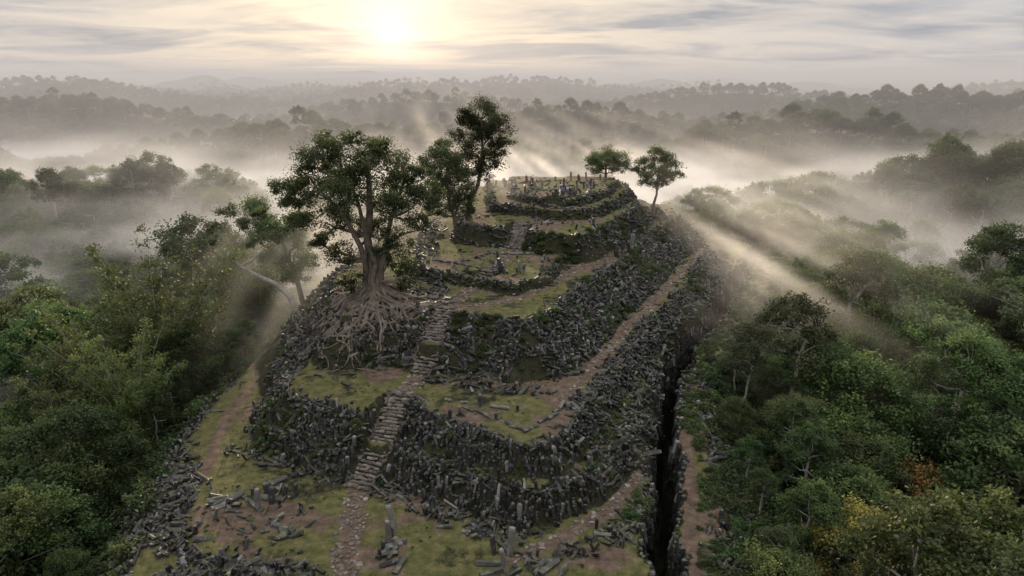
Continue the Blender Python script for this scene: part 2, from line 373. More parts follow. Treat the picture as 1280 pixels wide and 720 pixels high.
cnt.append(wall('rubble wall of basalt columns holding the side shelf below the second terrace',T15,7.4,4.8,3.0,.5,ymax=136,step=.38,rs=.44,rad=.19,eastx=99))
cnt.append(wall('broad steep wall of tumbled basalt columns below the second terrace',T2,10,4.8,6.4,.6,ymax=134,step=.37,rs=.43,rad=.18))
cnt.append(wall('low wall of basalt blocks edging the grass courts',T3,11.2,10,1.4,.25,ymax=134,big=.6,rad=.17))
cnt.append(wall('mossy retaining wall of stacked basalt below the fourth terrace',T4,14,11.2,1.8,.35,ymax=138,big=.7,rad=.17))
cnt.append(wall('weathered stone wall just below the summit',T5,15.5,14,1.3,.2,ymax=140,big=.6,rad=.17))
cnt.append(wall('low rim wall of basalt blocks round the summit',T6,16.6,15.5,1.1,.15,ymax=142,big=.55,rad=.17))
# rock faces of the fissure
pts,nr,tg=resample(TRENCH,.34,False);P=[];AX=[];LN=[];RD=[];SH=[]
ds=np.arange(.2,3.2,.12)
for sgn in(-1,1):
    gq=pts[:,None,:]+nr[:,None,:]*sgn*ds[None,:,None];hz=H(gq[...,0].ravel(),gq[...,1].ravel()).reshape(len(pts),len(ds))
    for zc in (-.4,-1.3,-2.3,-3.4,-4.6):
        w=np.argmax(hz>zc,axis=1)
        for j in range(len(pts)):
            # walk outwards from the centre line to the lip of the cut
            if hz[j,w[j]]<=zc or rng.random()<.2: continue
            n3=np.array([*nr[j],0])*sgn;q=gq[j,w[j]]
            P.append((q[0],q[1],zc+rng.uniform(-.3,.3)));AX.append(np.array([0,0,1.])+n3*.15+rng.normal(0,.12,3));LN.append(rng.uniform(.8,1.6));RD.append(rng.uniform(.16,.3));SH.append(shd())
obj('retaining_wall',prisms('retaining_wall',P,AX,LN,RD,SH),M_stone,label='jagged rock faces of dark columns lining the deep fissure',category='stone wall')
cnt.append(len(P))
print('wall stones',cnt)
reg=[(ring([(700,560),(740,500),(790,440),(818,430),(818,520),(814,600),(800,680),(720,700),(640,720),(620,690),(700,670),(770,620)],0),850),
     (ring([(820,430),(850,380),(900,330),(935,320),(890,375),(845,430)],0),420),
     (ring([(842,720),(842,560),(850,480),(880,430),(930,350),(938,352),(890,440),(862,500),(856,560),(856,720)],0),330),
     (ring([(170,690),(200,610),(240,570),(255,600),(230,650),(240,700)],0),260),
     (ring([(250,690),(400,712),(405,740),(170,740)],0),240),
     (ring([(280,570),(440,612),(440,600),(290,555)],0),70),
     (ring([(500,345),(560,350),(560,378),(490,380)],10),110),
     (ring([(500,340),(515,300),(540,280),(560,290),(545,335)],10),120),
     (ring([(700,430),(744,400),(832,315),(850,285),(790,320),(735,365)],7.4),170),
     (ring([(440,610),(640,690),(700,690),(700,660),(640,670),(480,600)],0),150),
     (ring([(230,590),(400,620),(400,700),(230,690)],0),60),
     (ring([(520,480),(690,500),(690,488),(540,466)],4.8),70),
     (ring([(380,470),(470,500),(440,440),(400,430)],4.8),30),
     (ring([(560,340),(690,345),(690,320),(560,312)],11.2),30),
     (ring([(600,300),(740,300),(740,272),(610,276)],14),40),
     (ring([(630,258),(740,262),(770,245),(640,240)],15.5),40),
     (ring([(650,248),(750,246),(770,226),(650,226)],16.6),50),
     (ring([(770,268),(850,250),(830,280),(780,300)],11.2),100)]
P=[];AX=[];LN=[];RD=[];SH=[]
for poly,n in reg:
    a=np.array(poly);mn,mx_=a.min(0),a.max(0);q=rng.uniform(mn,mx_,(n*4,2));q=q[sdf(poly,q[:,0],q[:,1])<0][:n]
    q=q[~blocked(q[:,0],q[:,1],.95)];z=H(q[:,0],q[:,1])
    for j in range(len(q)):
        if z[j]<-1.5: continue
        a=rng.normal(0,1,3);a[2]*=.35 if rng.random()<.75 else 3
        P.append((*q[j],z[j]+rng.uniform(-.05,.22)));AX.append(a);LN.append(rng.uniform(.3,1.8));RD.append(rng.uniform(.1,.25));SH.append(shd())
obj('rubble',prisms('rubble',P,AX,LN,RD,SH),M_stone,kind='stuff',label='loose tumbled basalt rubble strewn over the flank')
for si,st in enumerate(STAIRS):
    P=[];AX=[];LN=[];RD=[];SH=[]
    for a,b in zip(st[:-1],st[1:]):
        a=np.array(a);b=np.array(b);L=np.linalg.norm(b-a);k=max(3,int(L/.42));t2=(b-a)[:2]/np.linalg.norm((b-a)[:2]);s=np.array([-t2[1],t2[0],0]);lat=0
        for i in range(k):
            c=a+(b-a)*(i+.5)/k;lat=.7*lat+rng.uniform(-.1,.1)
            for w in (-.85,-.43,0,.43,.85):
                if rng.random()<.05: continue
                P.append(c+s*(w+lat+rng.uniform(-.1,.1))+np.array([0,0,.06+rng.uniform(-.05,.05)]));AX.append(s+rng.normal(0,.13,3));LN.append(rng.uniform(.4,.7));RD.append(rng.uniform(.15,.22));SH.append(rng.uniform(.15,.85))
            for w in (-1.3,1.3):
                if rng.random()<.75:
                    P.append(c+s*(w+lat+rng.uniform(-.12,.12))+np.array([0,0,.12+rng.uniform(-.07,.1)]));AX.append(rng.normal(0,1,3)+np.array([t2[0],t2[1],.4])*1.5);LN.append(rng.uniform(.4,.9));RD.append(rng.uniform(.13,.22));SH.append(rng.uniform(.0,.3))
    obj('stone_stairway',prisms('stone_stairway',P,AX,LN,RD,SH),M_flag,label='worn stone stairway of rough slabs climbing between terrace walls',category='stairway')
for pi,p in enumerate(PATHS):
    if pi in (5,6): continue
    P=[];AX=[];LN=[];RD=[];SH=[]
    pts,nr,tg=resample(p,.5,False)
    wide=pi in(0,1,7,8)
    for w in ((-.9,-.4,.1,.55,.95) if wide else (-.4,.3)):
        q=pts+nr*(w+rng.uniform(-.3,.3,(len(pts),1)))+tg*rng.uniform(-.2,.2,(len(pts),1));z=H(q[:,0],q[:,1])
        for j in range(len(q)):
            if rng.random()<(.18 if wide else .3): continue
            P.append((*q[j],z[j]-.01));AX.append(np.array([0,0,1])+rng.normal(0,.12,3));LN.append(.16);RD.append(rng.uniform(.12,.33));SH.append(rng.uniform(0,.8))
    obj('footpath',prisms('footpath',P,AX,LN,RD,SH),M_flag,kind='structure',label='narrow path of flat worn flagstones')
tmpl=[]
for i in range(8):
    ln=[1.0,1.3,1.6,1.9,1.2,1.5,.8,2.2][i]
    tmpl.append((prisms('basalt_stone',[(0,0,0)],[(0,0,1)],[ln],[.2+.02*(i%4)],[.35+.07*i]),ln))
    tmpl[-1][0].materials.append(M_stone)
nst=0
def stone(x,y,z,up,yaw,label='fallen dark basalt stone lying on the grass court',sc=1.0):
    global nst;nst+=1
    me,ln=tmpl[rng.integers(8)]
    o=bpy.data.objects.new('standing_stone' if up else 'fallen_stone',me);COL.objects.link(o)
    if up: o.rotation_euler=(rng.normal(0,.12),rng.normal(0,.12),yaw);o.location=(x,y,z+ln*sc*.5-.25)
    else: o.rotation_euler=(math.pi/2+rng.normal(0,.1),rng.normal(0,.2),yaw);o.location=(x,y,z+.12)
    o.scale=(sc,sc,sc);o['label']=label;o['category']='stone';o['group']='standing stones on the terraces' if up else 'fallen stones on the terraces'
def line(pts,z,up,gap=1.3,lab='dark basalt stone set in a row edging a grass court',sc=.9):
    p=ring(pts,z);q,nr,tg=resample(p,gap,False);zz=H(q[:,0],q[:,1])
    for j in range(len(q)):
        yaw=math.atan2(tg[j][1],tg[j][0])+math.pi/2+rng.normal(0,.15)
        stone(q[j][0]+rng.normal(0,.1),q[j][1]+rng.normal(0,.1),zz[j],rng.random()<up,yaw,label=lab,sc=sc)
line([(585,512),(620,525),(655,538),(690,520),(705,505)],4.8,.1)
line([(560,500),(600,508),(650,515)],4.8,.15,2.0)
line([(615,345),(625,318)],11.2,.1,1.2);line([(612,318),(680,318)],11.2,.1,1.2);line([(545,325),(600,335)],11.2,.1,1.2);line([(680,318),(676,342)],11.2,.1,1.2)
line([(668,290),(672,272),(738,272),(742,288)],14,.2,1.3);line([(590,272),(635,268)],14,.3,1.3)
line([(652,252),(664,244),(712,246)],15.5,.2,1.3)
line([(660,238),(740,236)],16.6,.35,1.3);line([(655,228),(765,224)],16.6,.6,1.6);line([(700,247),(735,244),(738,232),(702,233),(700,247)],16.6,.2,1.3)
line([(270,635),(300,622),(330,640)],0,.1,1.3);line([(560,660),(600,668)],0,.2,1.6)
def cluster(u,v,z,n,rx,ry,up,lab,sc=1.2):
    x,y=px2plan(u,v,z)
    for _ in range(n):
        a=x+rng.normal(0,rx);b=y+rng.normal(0,ry);stone(a,b,H1(a,b),rng.random()<up,rng.uniform(0,6.28),label=lab,sc=sc*rng.uniform(.8,1.2))
cluster(338,622,0,16,.9,.9,.9,'upright dark basalt stone in a mossy cluster on the lower court',1.1)
cluster(275,635,0,6,.9,.6,.05,'fallen dark basalt stone lying on the lower grass court')
cluster(355,665,0,4,.6,.4,.0,'fallen dark basalt stone lying on the lower grass court')
cluster(485,690,0,14,.5,1.6,.15,'dark basalt stone leaning in a heap beside the stone path',1.2)
cluster(655,705,0,14,1.4,1.0,.3,'broken basalt stone in a heap on the bare ground',1.1)
cluster(640,352,10,10,1.0,.6,.9,'upright basalt stone standing below the grass court',1.0)
cluster(532,372,10,16,1.6,1.5,.0,'fallen stone slab among roots beside the fig tree',1.0)
cluster(703,244,16.6,12,1.6,1.4,.9,'standing stone in the circle on the summit court',.9)
cluster(635,232,15.5,10,1.2,2.0,.9,'standing stone on the summit rim',.9)
cluster(785,335,7.4,12,1.5,3.,.9,'tall upright basalt stone on the terrace flank',1.2)
cluster(575,514,4.8,1,.1,.1,1.,'pale upright standing stone on the first terrace',.9)
print('individual stones',nst)
# ------------------------------------------------------------------ people
def skinmesh(name,V,E,R,root=0,sub=1):
    me=bpy.data.meshes.new(name);me.from_pydata(V,E,[]);o=bpy.data.objects.new(name,me);COL.objects.link(o)
    o.modifiers.new('skin','SKIN');
    for i,r in enumerate(R):
        me.skin_vertices[0].data[i].radius=(r,r);me.skin_vertices[0].data[i].use_root=(i==root)
    s=o.modifiers.new('sub','SUBSURF');s.levels=sub;s.render_levels=sub
    dg=bpy.context.evaluated_depsgraph_get();m2=bpy.data.meshes.new_from_object(o.evaluated_get(dg));bpy.data.objects.remove(o)
    return m2
def person(x,y,z,yaw,shirt,trous,label,arm=0.0,stride=.0):
    V=[(0,0,.96),(0,0,1.16),(0,-.01,1.36),(0,0,1.5),(0,-.01,1.6),(0,-.01,1.72)];R=[.125,.115,.14,.05,.085,.07];E=[(0,1),(1,2),(2,3),(3,4),(4,5)]
    V.append((0,-.10,1.61));R.append(.018);E.append((4,6))
    AR=[]
    for s in(-1,1):
        b=len(V);a=arm if s>0 else 0
        V+=[(s*.18,0,1.41),(s*(.24+.1*a),-.02-.2*a,1.15+.12*a),(s*(.25+.02*a),-.08-.35*a,.93+.4*a),(s*.255,-.10-.42*a,.85+.48*a)];R+=[.06,.045,.032,.035];E+=[(2,b),(b,b+1),(b+1,b+2),(b+2,b+3)];AR.append(b)
        for f in range(4):
            V.append((s*.255,-.10-.42*a+(f-1.5)*.02,.765+.01*abs(f-1.5)+.48*a));R.append(.009);E.append((b+3,len(V)-1))
        V.append((s*.235,-.155-.42*a,.82+.48*a));R.append(.010);E.append((b+3,len(V)-1))
        b=len(V);st=stride*s
        V+=[(s*.09,0,.9),(s*.1,-.03-st*.4,.5),(s*.1,.02-st,.09),(s*.11,-.14-st,.045)];R+=[.09,.06,.04,.035];E+=[(0,b),(b,b+1),(b+1,b+2),(b+2,b+3)];AR.append(b)
    body=skinmesh('person',V,E,R);body.materials.append(M_skin)
    P=obj('person',body,label=label,category='person');P.location=(x,y,z);P.rotation_euler=(0,0,yaw)
    a1,l1,a2,l2=AR
    sh=skinmesh('shirt',[V[0],V[1],V[2],V[a1],V[a1+1],V[a2],V[a2+1]],[(0,1),(1,2),(2,3),(3,4),(2,5),(5,6)],[.145,.135,.158,.08,.062,.08,.062],2);sh.materials.append(shirt);obj('shirt',sh,parent=P)
    tr=skinmesh('trousers',[V[0],V[l1],V[l1+1],V[l1+2],V[l2],V[l2+1],V[l2+2]],[(0,1),(1,2),(2,3),(0,4),(4,5),(5,6)],[.14,.105,.08,.06,.105,.08,.06]);tr.materials.append(trous);obj('trousers',tr,parent=P)
    hr=skinmesh('hair',[(0,.02,1.66),(0,.0,1.735)],[(0,1)],[.088,.075]);hr.materials.append(M_hair);obj('hair',hr,parent=P)
M_skin=plain('skin',(.30,.17,.11),.6);M_hair=plain('black_hair',(.015,.012,.01));
c_w=plain('white_cloth',(.65,.65,.63));c_b=plain('blue_cloth',(.08,.14,.30));c_d=plain('dark_cloth',(.03,.03,.035));c_r=plain('maroon_cloth',(.22,.05,.04))
for (u,v,z,yaw,s,t,lb,ar) in [(658,229,16.6,.3,c_d,c_d,'person in dark clothes standing on the summit rim',0),(666,229,16.6,-.5,c_w,c_d,'person in white shirt standing on the summit rim',.6),
    (702,246,16.6,.8,c_b,c_d,'person in blue shirt walking among the summit stones',0),(709,244,16.6,2.4,c_w,c_b,'person in white shirt among the summit stones',.8),(723,228,16.6,3.0,c_r,c_d,'person in maroon shirt at the far rim',0)]:
    x,y=px2plan(u,v,z);person(x,y,H1(x,y)-.01,yaw,s,t,lb,ar,.12)
# ------------------------------------------------------------------ trees
def tree_mesh(trunk,trad,blobs,nleaf,L=.15,W=.08,seed=1,flat=1.0,sub=9,up=.5,twig=.045,spread=.5,stems=()):
    r=np.random.default_rng(seed)
    trunk=np.array(trunk,float);A=Acc()
    V,Q=tube(trunk,trad,9);A.add(V,Q)
    for sp_,sr_ in stems:
        V,Q=tube(sp_,sr_,8);A.add(V,Q);trunk=np.concatenate([trunk,np.array(sp_)[2:]]);trad=list(trad)+list(sr_[2:])
    C=[];S=[];tot=sum(b[3]**2 for b in blobs)
    zc=np.mean([b[2] for b in blobs]);zr=max(1,np.ptp([b[2] for b in blobs]))
    for (x,y,z,rad) in blobs:
        c=np.array([x,y,z]);rz=rad*flat
        d=np.linalg.norm(trunk-c,axis=1)+np.where(trunk[:,2]>z-.2*rad,3,0)+np.maximum(0,z-trunk[:,2])*.3
        j=int(np.argmin(d));p=trunk[j];r0=min(trad[j]*.6,.05+.07*rad+.02*np.linalg.norm(c-p))
        path=bend(p,c-[0,0,rz*.3],3,.18,r);V,Q=tube(path,np.linspace(r0,r0*.4,len(path)),5);A.add(V,Q)
        ns=max(5,int(sub*rad));nl=nleaf*rad*rad/tot
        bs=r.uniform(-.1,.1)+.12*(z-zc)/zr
        for k in range(ns):
            dr=r.normal(size=3);dr/=np.linalg.norm(dr)
            if dr[2]<-.55: dr[2]*=-1
            rr=r.uniform(.15,1.0)**.6
            s=c+dr*rad*rr*np.array([1,1,flat])
            if k%2==0:
                path=bend(c-[0,0,rz*.3],s,2,.2,r);V,Q=tube(path,np.linspace(r0*.35,twig*.3,len(path)),4);A.add(V,Q)
            m=max(3,int(nl/ns*r.uniform(.5,1.5)));sp=rad*spread*r.uniform(.45,1.0)
            pt=s+r.normal(0,1,(m,3))*sp*np.array([.6,.6,.45])
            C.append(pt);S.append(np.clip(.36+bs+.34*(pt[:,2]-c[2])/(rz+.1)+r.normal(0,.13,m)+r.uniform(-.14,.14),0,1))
    C=np.concatenate(C);S=np.concatenate(S)
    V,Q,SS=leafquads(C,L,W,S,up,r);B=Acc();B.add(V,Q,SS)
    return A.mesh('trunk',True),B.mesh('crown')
def rblobs(n,R,z0,z1,rb,seed):
    r=np.random.default_rng(seed);o=[]
    for i in range(n):
        a=i*2.4+r.uniform(-.4,.4);t=(i+.5)/n;q=R*math.sqrt(t)*r.uniform(.8,1.05)
        z=z1-(z1-z0)*(t**1.3)*r.uniform(.7,1.1);o.append((q*math.cos(a),q*math.sin(a),z,rb*r.uniform(.75,1.25)))
    return o
def trunkline(h,lean=(0,0),r0=.35,r1=.12,n=7,seed=0):
    r=np.random.default_rng(seed+50);pts=[];
    for i in range(n):
        t=i/(n-1);pts.append((lean[0]*t+r.normal(0,.12)*(t>0),lean[1]*t+r.normal(0,.12)*(t>0),h*t-.6*(t==0)))
    return pts,np.linspace(r0,r1,n)
KIND={}
def reg_kind(name,trunk_me,crown_me,bark,leaf):
    trunk_me.materials.append(bark);crown_me.materials.append(leaf);KIND[name]=(trunk_me,crown_me)
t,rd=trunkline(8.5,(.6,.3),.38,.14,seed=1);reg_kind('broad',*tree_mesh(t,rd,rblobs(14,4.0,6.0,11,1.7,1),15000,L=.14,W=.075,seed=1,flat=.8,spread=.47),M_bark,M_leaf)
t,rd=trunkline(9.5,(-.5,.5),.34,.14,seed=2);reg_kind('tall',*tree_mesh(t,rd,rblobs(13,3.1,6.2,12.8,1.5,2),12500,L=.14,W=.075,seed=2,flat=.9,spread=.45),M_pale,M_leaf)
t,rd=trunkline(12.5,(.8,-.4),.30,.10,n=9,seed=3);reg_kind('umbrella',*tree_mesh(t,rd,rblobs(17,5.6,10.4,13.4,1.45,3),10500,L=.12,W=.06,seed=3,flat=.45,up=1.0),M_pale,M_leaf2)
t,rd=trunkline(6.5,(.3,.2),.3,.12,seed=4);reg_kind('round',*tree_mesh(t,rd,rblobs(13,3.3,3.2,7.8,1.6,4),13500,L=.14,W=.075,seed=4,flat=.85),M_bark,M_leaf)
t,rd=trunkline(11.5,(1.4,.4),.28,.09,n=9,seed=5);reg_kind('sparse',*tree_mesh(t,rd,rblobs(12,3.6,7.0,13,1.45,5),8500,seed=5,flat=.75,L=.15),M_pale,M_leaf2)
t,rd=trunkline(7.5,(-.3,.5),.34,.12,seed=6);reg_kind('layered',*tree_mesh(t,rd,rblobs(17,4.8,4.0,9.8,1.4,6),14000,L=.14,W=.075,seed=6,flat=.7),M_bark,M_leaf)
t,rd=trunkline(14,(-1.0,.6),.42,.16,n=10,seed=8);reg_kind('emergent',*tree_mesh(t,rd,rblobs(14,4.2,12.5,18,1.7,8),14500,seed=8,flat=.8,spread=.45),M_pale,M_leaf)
def bamboo(seed,n=30,h=13):
    r=np.random.default_rng(seed);A=Acc();C=[];S=[]
    for i in range(n):
        a=r.uniform(0,6.28);b=np.array([math.cos(a),math.sin(a)])*r.uniform(0,1.0);hh=h*r.uniform(.5,1.05);out=r.uniform(.08,.4)*hh
        P=[]
        for t in np.linspace(0,1,9):
            o=out*t**2.2;P.append((b[0]+math.cos(a)*o,b[1]+math.sin(a)*o,hh*(t-.25*out/hh*t**4)-.3*(t==0)))
        V,Q=tube(P,np.linspace(.06,.015,9),4);A.add(V,Q)
        P=np.array(P);bs=r.uniform(-.2,.2)
        for t in np.linspace(.25,1,11):
            f=t*8;j=min(7,int(f));c=P[j]+(P[j+1]-P[j])*(f-j)+r.normal(0,.25,3);m=62;sz=.52-.28*t
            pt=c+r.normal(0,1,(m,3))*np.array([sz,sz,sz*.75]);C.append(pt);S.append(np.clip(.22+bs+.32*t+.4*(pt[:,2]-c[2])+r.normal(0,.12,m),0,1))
    V,Q,SS=leafquads(np.concatenate(C),.145,.05,np.concatenate(S),.4,r);B=Acc();B.add(V,Q,SS)
    return A.mesh('trunk',True),B.mesh('crown')
reg_kind('bamboo',*bamboo(11),M_pale,M_bam)
def fern(seed,h=4.5,n=15,fl=2.4):
    r=np.random.default_rng(seed);A=Acc();B=Acc()
    P=[(r.normal(0,.05),r.normal(0,.05),h*t-.3*(t==0)) for t in np.linspace(0,1,6)];V,Q=tube(P,np.linspace(.17,.11,6),7);A.add(V,Q);top=np.array(P[-1])
    for i in range(n):
        a=i*2.4+r.uniform(-.2,.2);el=r.uniform(.1,1.0);d=np.array([math.cos(a),math.sin(a),0]);s=np.array([-d[1],d[0],0]);m=16
        sp=[top+d*fl*t*math.cos(el*.5)+np.array([0,0,fl*(math.sin(el)*t-.75*t*t)]) for t in np.linspace(0,1,m)]
        V,Q=tube(sp,np.linspace(.03,.008,m),3);A.add(V,Q)
        for j in range(1,m):
            w=.55*math.sin(math.pi*(j/m)**.7)+.06;c=sp[j];tn=sp[j]-sp[j-1];tn/=np.linalg.norm(tn)
            for sg in(-1,1):
                e=c+s*sg*w+tn*w*.45-np.array([0,0,.25*w]);V=np.array([c,c+(e-c)*.5+tn*.07,e,c+(e-c)*.5-tn*.07]);B.add(V,np.array([[0,1,2,3]]),float(np.clip(.6+r.normal(0,.15),0,1)))
    return A.mesh('trunk',True),B.mesh('crown')
reg_kind('fern',*fern(12),M_bark,M_leaf2)
def shrub(seed,n=420,R=.8):
    r=np.random.default_rng(seed);c=r.normal(size=(9,3))*[.5,.5,.22];c[:,2]=np.abs(c[:,2])+.25
    k=r.integers(0,9,n);pt=c[k]*R+r.normal(size=(n,3))*[.24*R,.24*R,.16*R]
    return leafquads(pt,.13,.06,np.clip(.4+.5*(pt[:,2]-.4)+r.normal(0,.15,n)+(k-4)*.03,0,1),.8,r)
shr=[]
for s in range(3):
    V,Q,SS=shrub(30+s);a=Acc();a.add(V,Q,SS);me=a.mesh('leafy_shrub');me.materials.append(M_shrub);shr.append(me)
def tree(name,kind,x,y,sc,yaw,label,category='tree',group=None,z=None,scz=1.0):
    tm,cm=KIND[kind] if isinstance(kind,str) else kind
    e=bpy.data.objects.new(name,None);COL.objects.link(e);e.empty_display_size=.5
    e.location=(x,y,H1(x,y) if z is None else z);e.rotation_euler=(0,0,yaw);e.scale=(sc,sc,sc*scz);e['label']=label;e['category']=category
    if group:e['group']=group
    a=bpy.data.objects.new('trunk',tm);COL.objects.link(a);a.parent=e
    b=bpy.data.objects.new('crown',cm);COL.objects.link(b);b.parent=e
    return e,a,b
k=.094
BB=[(388,235,32,0),(402,200,27,1),(432,185,26,-2),(470,188,27,2),(500,210,32,0),(524,240,28,-1),(440,235,34,-3.5),(480,245,34,3.5),(372,250,21,1),(415,228,29,4),(455,215,32,-1),(502,250,28,-4),(422,275,27,1),(390,266,21,-3),
    (460,290,24,2.5),(494,295,24,-1.5),(506,335,20,0),(430,315,22,-1),(405,302,18,1.5),(442,345,17,-2),(508,358,14,1),(480,330,17,2.5),(541,238,18,2),(526,275,19,0),(533,212,17,-1),(362,230,15,-1),(415,175,16,2),(452,170,15,-1),(488,182,16,-2),(545,258,13,0)]
blobs=[((u-466)*k*1.04,d,(376-v)*k,r*k*1.05) for u,v,r,d in BB]
tk=[(0,0,-1.2),(.1,0,.6),(.15,.1,2.5),(-.2,.2,5),(-.4,.1,8),(.1,0,11),(.2,.1,14),(.1,0,16.5)]
stems=[([(.9,-.3,-1),(.9,-.4,1.5),(1.1,-.3,4),(1.7,0,7),(2.6,.4,10.5),(3.8,.6,13.5),(4.6,.6,15.5)],[.6,.48,.38,.34,.28,.2,.12]),
       ([(-.9,.2,-1),(-.9,.1,1.5),(-.6,-.3,4),(-1.2,-.4,7),(-2.5,-.5,10),(-4.4,-.6,12.6),(-6.0,-.6,14.2)],[.55,.44,.36,.32,.28,.2,.12]),
       ([(.1,-.8,-1),(-.2,-.9,2),(.6,-.8,5),(-.3,-1.2,8.5),(-.6,-2.2,12),(-1.2,-2.8,15)],[.5,.38,.32,.28,.2,.12])]
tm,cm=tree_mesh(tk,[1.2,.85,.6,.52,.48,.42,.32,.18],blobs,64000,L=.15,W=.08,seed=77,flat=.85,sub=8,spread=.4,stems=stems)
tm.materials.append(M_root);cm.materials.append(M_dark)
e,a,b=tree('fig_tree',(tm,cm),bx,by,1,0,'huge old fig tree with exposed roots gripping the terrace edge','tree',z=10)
A=Acc();NR=190;n=24
an=np.where(np.arange(NR)%4==0,rng.uniform(0,6.28,NR),rng.uniform(3.1,6.5,NR));p=np.stack([np.cos(an),np.sin(an)],1)*.8;st=np.stack([np.cos(an),np.sin(an)],1)
Ln=rng.uniform(4,14,NR);h0=rng.uniform(.3,2.2,NR);tr_=np.zeros((n,NR,3));alive=np.ones((n,NR),bool);al=np.ones(NR,bool)
for j in range(n):
    t=j/(n-1);X_=bx+p[:,0];Y_=by+p[:,1];gz=H(X_,Y_)-10
    al=al&(pld(STAIRS[0],X_,Y_)>1.3)&(pld(STAIRS[1],X_,Y_)>1.3);alive[j]=al
    tr_[j]=np.stack([p[:,0],p[:,1],gz+.35*(1-t)+h0*(1-t)**6+rng.normal(0,.06,NR)],1)
    an=an+rng.normal(0,.5,NR);st=np.stack([np.cos(an)*1.3,np.sin(an)*.95],1)*.6+st*.4;p=p+st*(Ln/n)[:,None]
for i in range(NR):
    pts=tr_[:,i][alive[:,i]]
    if len(pts)<4: continue
    r0=rng.uniform(.09,.32);V,Q=tube(pts,np.linspace(r0,.05,len(pts)),6);A.add(V,Q,float(rng.random()))
for i in range(40):
    an=rng.uniform(0,6.28);q=rng.uniform(.7,1.1);pts=[(math.cos(an+.18*j)*q*(1+.35*(5-j)/5)+rng.normal(0,.08),math.sin(an+.18*j)*q*(1+.35*(5-j)/5)+rng.normal(0,.08),-1+j*1.1) for j in range(8)]
    V,Q=tube(pts,[.16]+[.11]*6+[.05],6);A.add(V,Q)
ro=obj('roots',A.mesh('roots',True),M_root,parent=e)
def hero(name,u0,v0,Y,BL,tr,rad,label,n,leaf=M_dark,bark=M_bark,seed=5,L=.16,flat=.95,depth=1.0,sub=9,rs=1.15,spread=.45):
    k=Y/F/ (CP+SP*(360-v0)/F);X=(u0-640)*k;r=np.random.default_rng(seed)
    bl=[((u-u0)*k,r.normal(0,depth),(v0-v)*k,q*k*rs) for u,v,q in BL];tk=[((u-u0)*k,0,(v0-v)*k) for u,v in tr];tk[0]=(tk[0][0],0,-1.5)
    tm,cm=tree_mesh(tk,rad,bl,n,L=L,W=L*.5,seed=seed,flat=flat,sub=sub,spread=spread);tm.materials.append(bark);cm.materials.append(leaf)
    return tree(name,(tm,cm),X,Y,1,0,label)
hero('tall_tree',590,272,112,[(605,146,18),(588,160,15),(624,160,16),(605,178,18),(588,196,18),(614,203,16),(576,176,12),(600,218,15),(630,180,11),(583,148,10),(598,165,18),(620,190,14)],[(582,272),(588,250),(598,230),(604,200),(604,170),(604,150)],[.6,.45,.34,.25,.18,.1],'tall dark tree with a dense rounded crown on the terrace edge',26000,seed=21)
hero('tall_tree',570,275,110,[(558,185,16),(545,205,16),(572,205,18),(556,225,17),(578,232,15),(544,238,14),(566,247,13),(552,172,11),(540,188,12),(565,195,16),(585,248,9)],[(572,275),(568,255),(562,235),(560,215),(560,190)],[.45,.36,.3,.22,.12],'leafy tree leaning beside the upper grass court',32000,seed=22,leaf=M_leaf2,rs=1.25)
hero('tall_tree',815,256,130,[(803,196,11),(818,186,12),(834,194,12),(820,206,14),(841,210,10),(805,213,10),(828,220,10),(798,205,8)],[(815,256),(817,244),(820,232),(820,218),(820,200)],[.35,.28,.22,.18,.1],'small tree with a rounded crown standing on the ridge',18000,seed=23,leaf=M_leaf)
hero('tall_tree',757,222,141,[(742,202,11),(757,194,11),(772,199,12),(757,206,13),(745,211,10),(770,210,10),(738,204,8),(778,207,8)],[(757,222),(757,217),(757,211),(757,204)],[.3,.25,.2,.12],'spreading tree behind the summit stones',16000,seed=24,rs=1.15,leaf=M_leaf2)
hero('bare_tree',376,412,88,[(300,285,12),(325,300,12),(345,285,12),(290,315,9),(285,300,7),(350,320,9)],[(376,412),(368,390),(350,372),(330,362),(310,350),(295,335),(284,322)],[.5,.4,.32,.26,.2,.13,.07],'leaning pale barked tree with few leaves',4500,leaf=M_leaf2,bark=M_pale,seed=25,sub=8,rs=1)
hero('tall_tree',385,412,93,[(345,290,18),(360,312,20),(335,328,17),(375,332,18),(380,308,15),(352,347,18),(388,352,16),(372,372,16)],[(385,412),(378,380),(370,350),(362,320),(355,300)],[.4,.35,.3,.2,.1],'bushy tree standing on the hill slope',22000,seed=26,leaf=M_leaf2)
for (u,v,Y,sc) in [(150,540,76,1.75),(215,540,80,1.85),(110,520,72,1.45),(245,520,84,1.4),(180,560,68,1.2),(330,420,104,1.3),(300,400,112,1.2),(60,500,66,1.1)]:
    X=(u-640)/F*Y/(CP+SP*(360-v)/F);tree('bamboo_clump','bamboo',X,Y,sc,rng.uniform(0,6),'arching clump of leafy bamboo on the slope','bamboo',group='bamboo clumps below the terraces')
def recolor(kind,m):
    tm,cm=KIND[kind];c=cm.copy();c.materials.clear();c.materials.append(m);return (tm,c)
special=[]
for (u,v,zt,kd,hh,mt,lb) in [(1130,590,0,'round',12.,M_or,'tree with orange flushed leaves among green canopy'),(1075,690,1.5,'layered',11,M_ye,'tree with yellow leaves in the dense forest')]:
    x,y=px2plan(u,v,zt-2);gz=H1(x,y);tree('forest_tree',recolor(kd,mt),x,y,(zt+1-gz)/hh,1,lb,scz=hh/10.);special.append((x,y));print('special',x,y,gz)
sp0=4.9
gx_,gy_=np.meshgrid(np.arange(-260,320,sp0),np.arange(24,300,sp0));q=np.stack([gx_.ravel(),gy_.ravel()],1);q+=rng.uniform(-2.2,2.2,q.shape)
d=sdf(T0,q[:,0],q[:,1])
keep=(d>3.0)&(np.abs(q[:,0])<q[:,1]*.80+14)
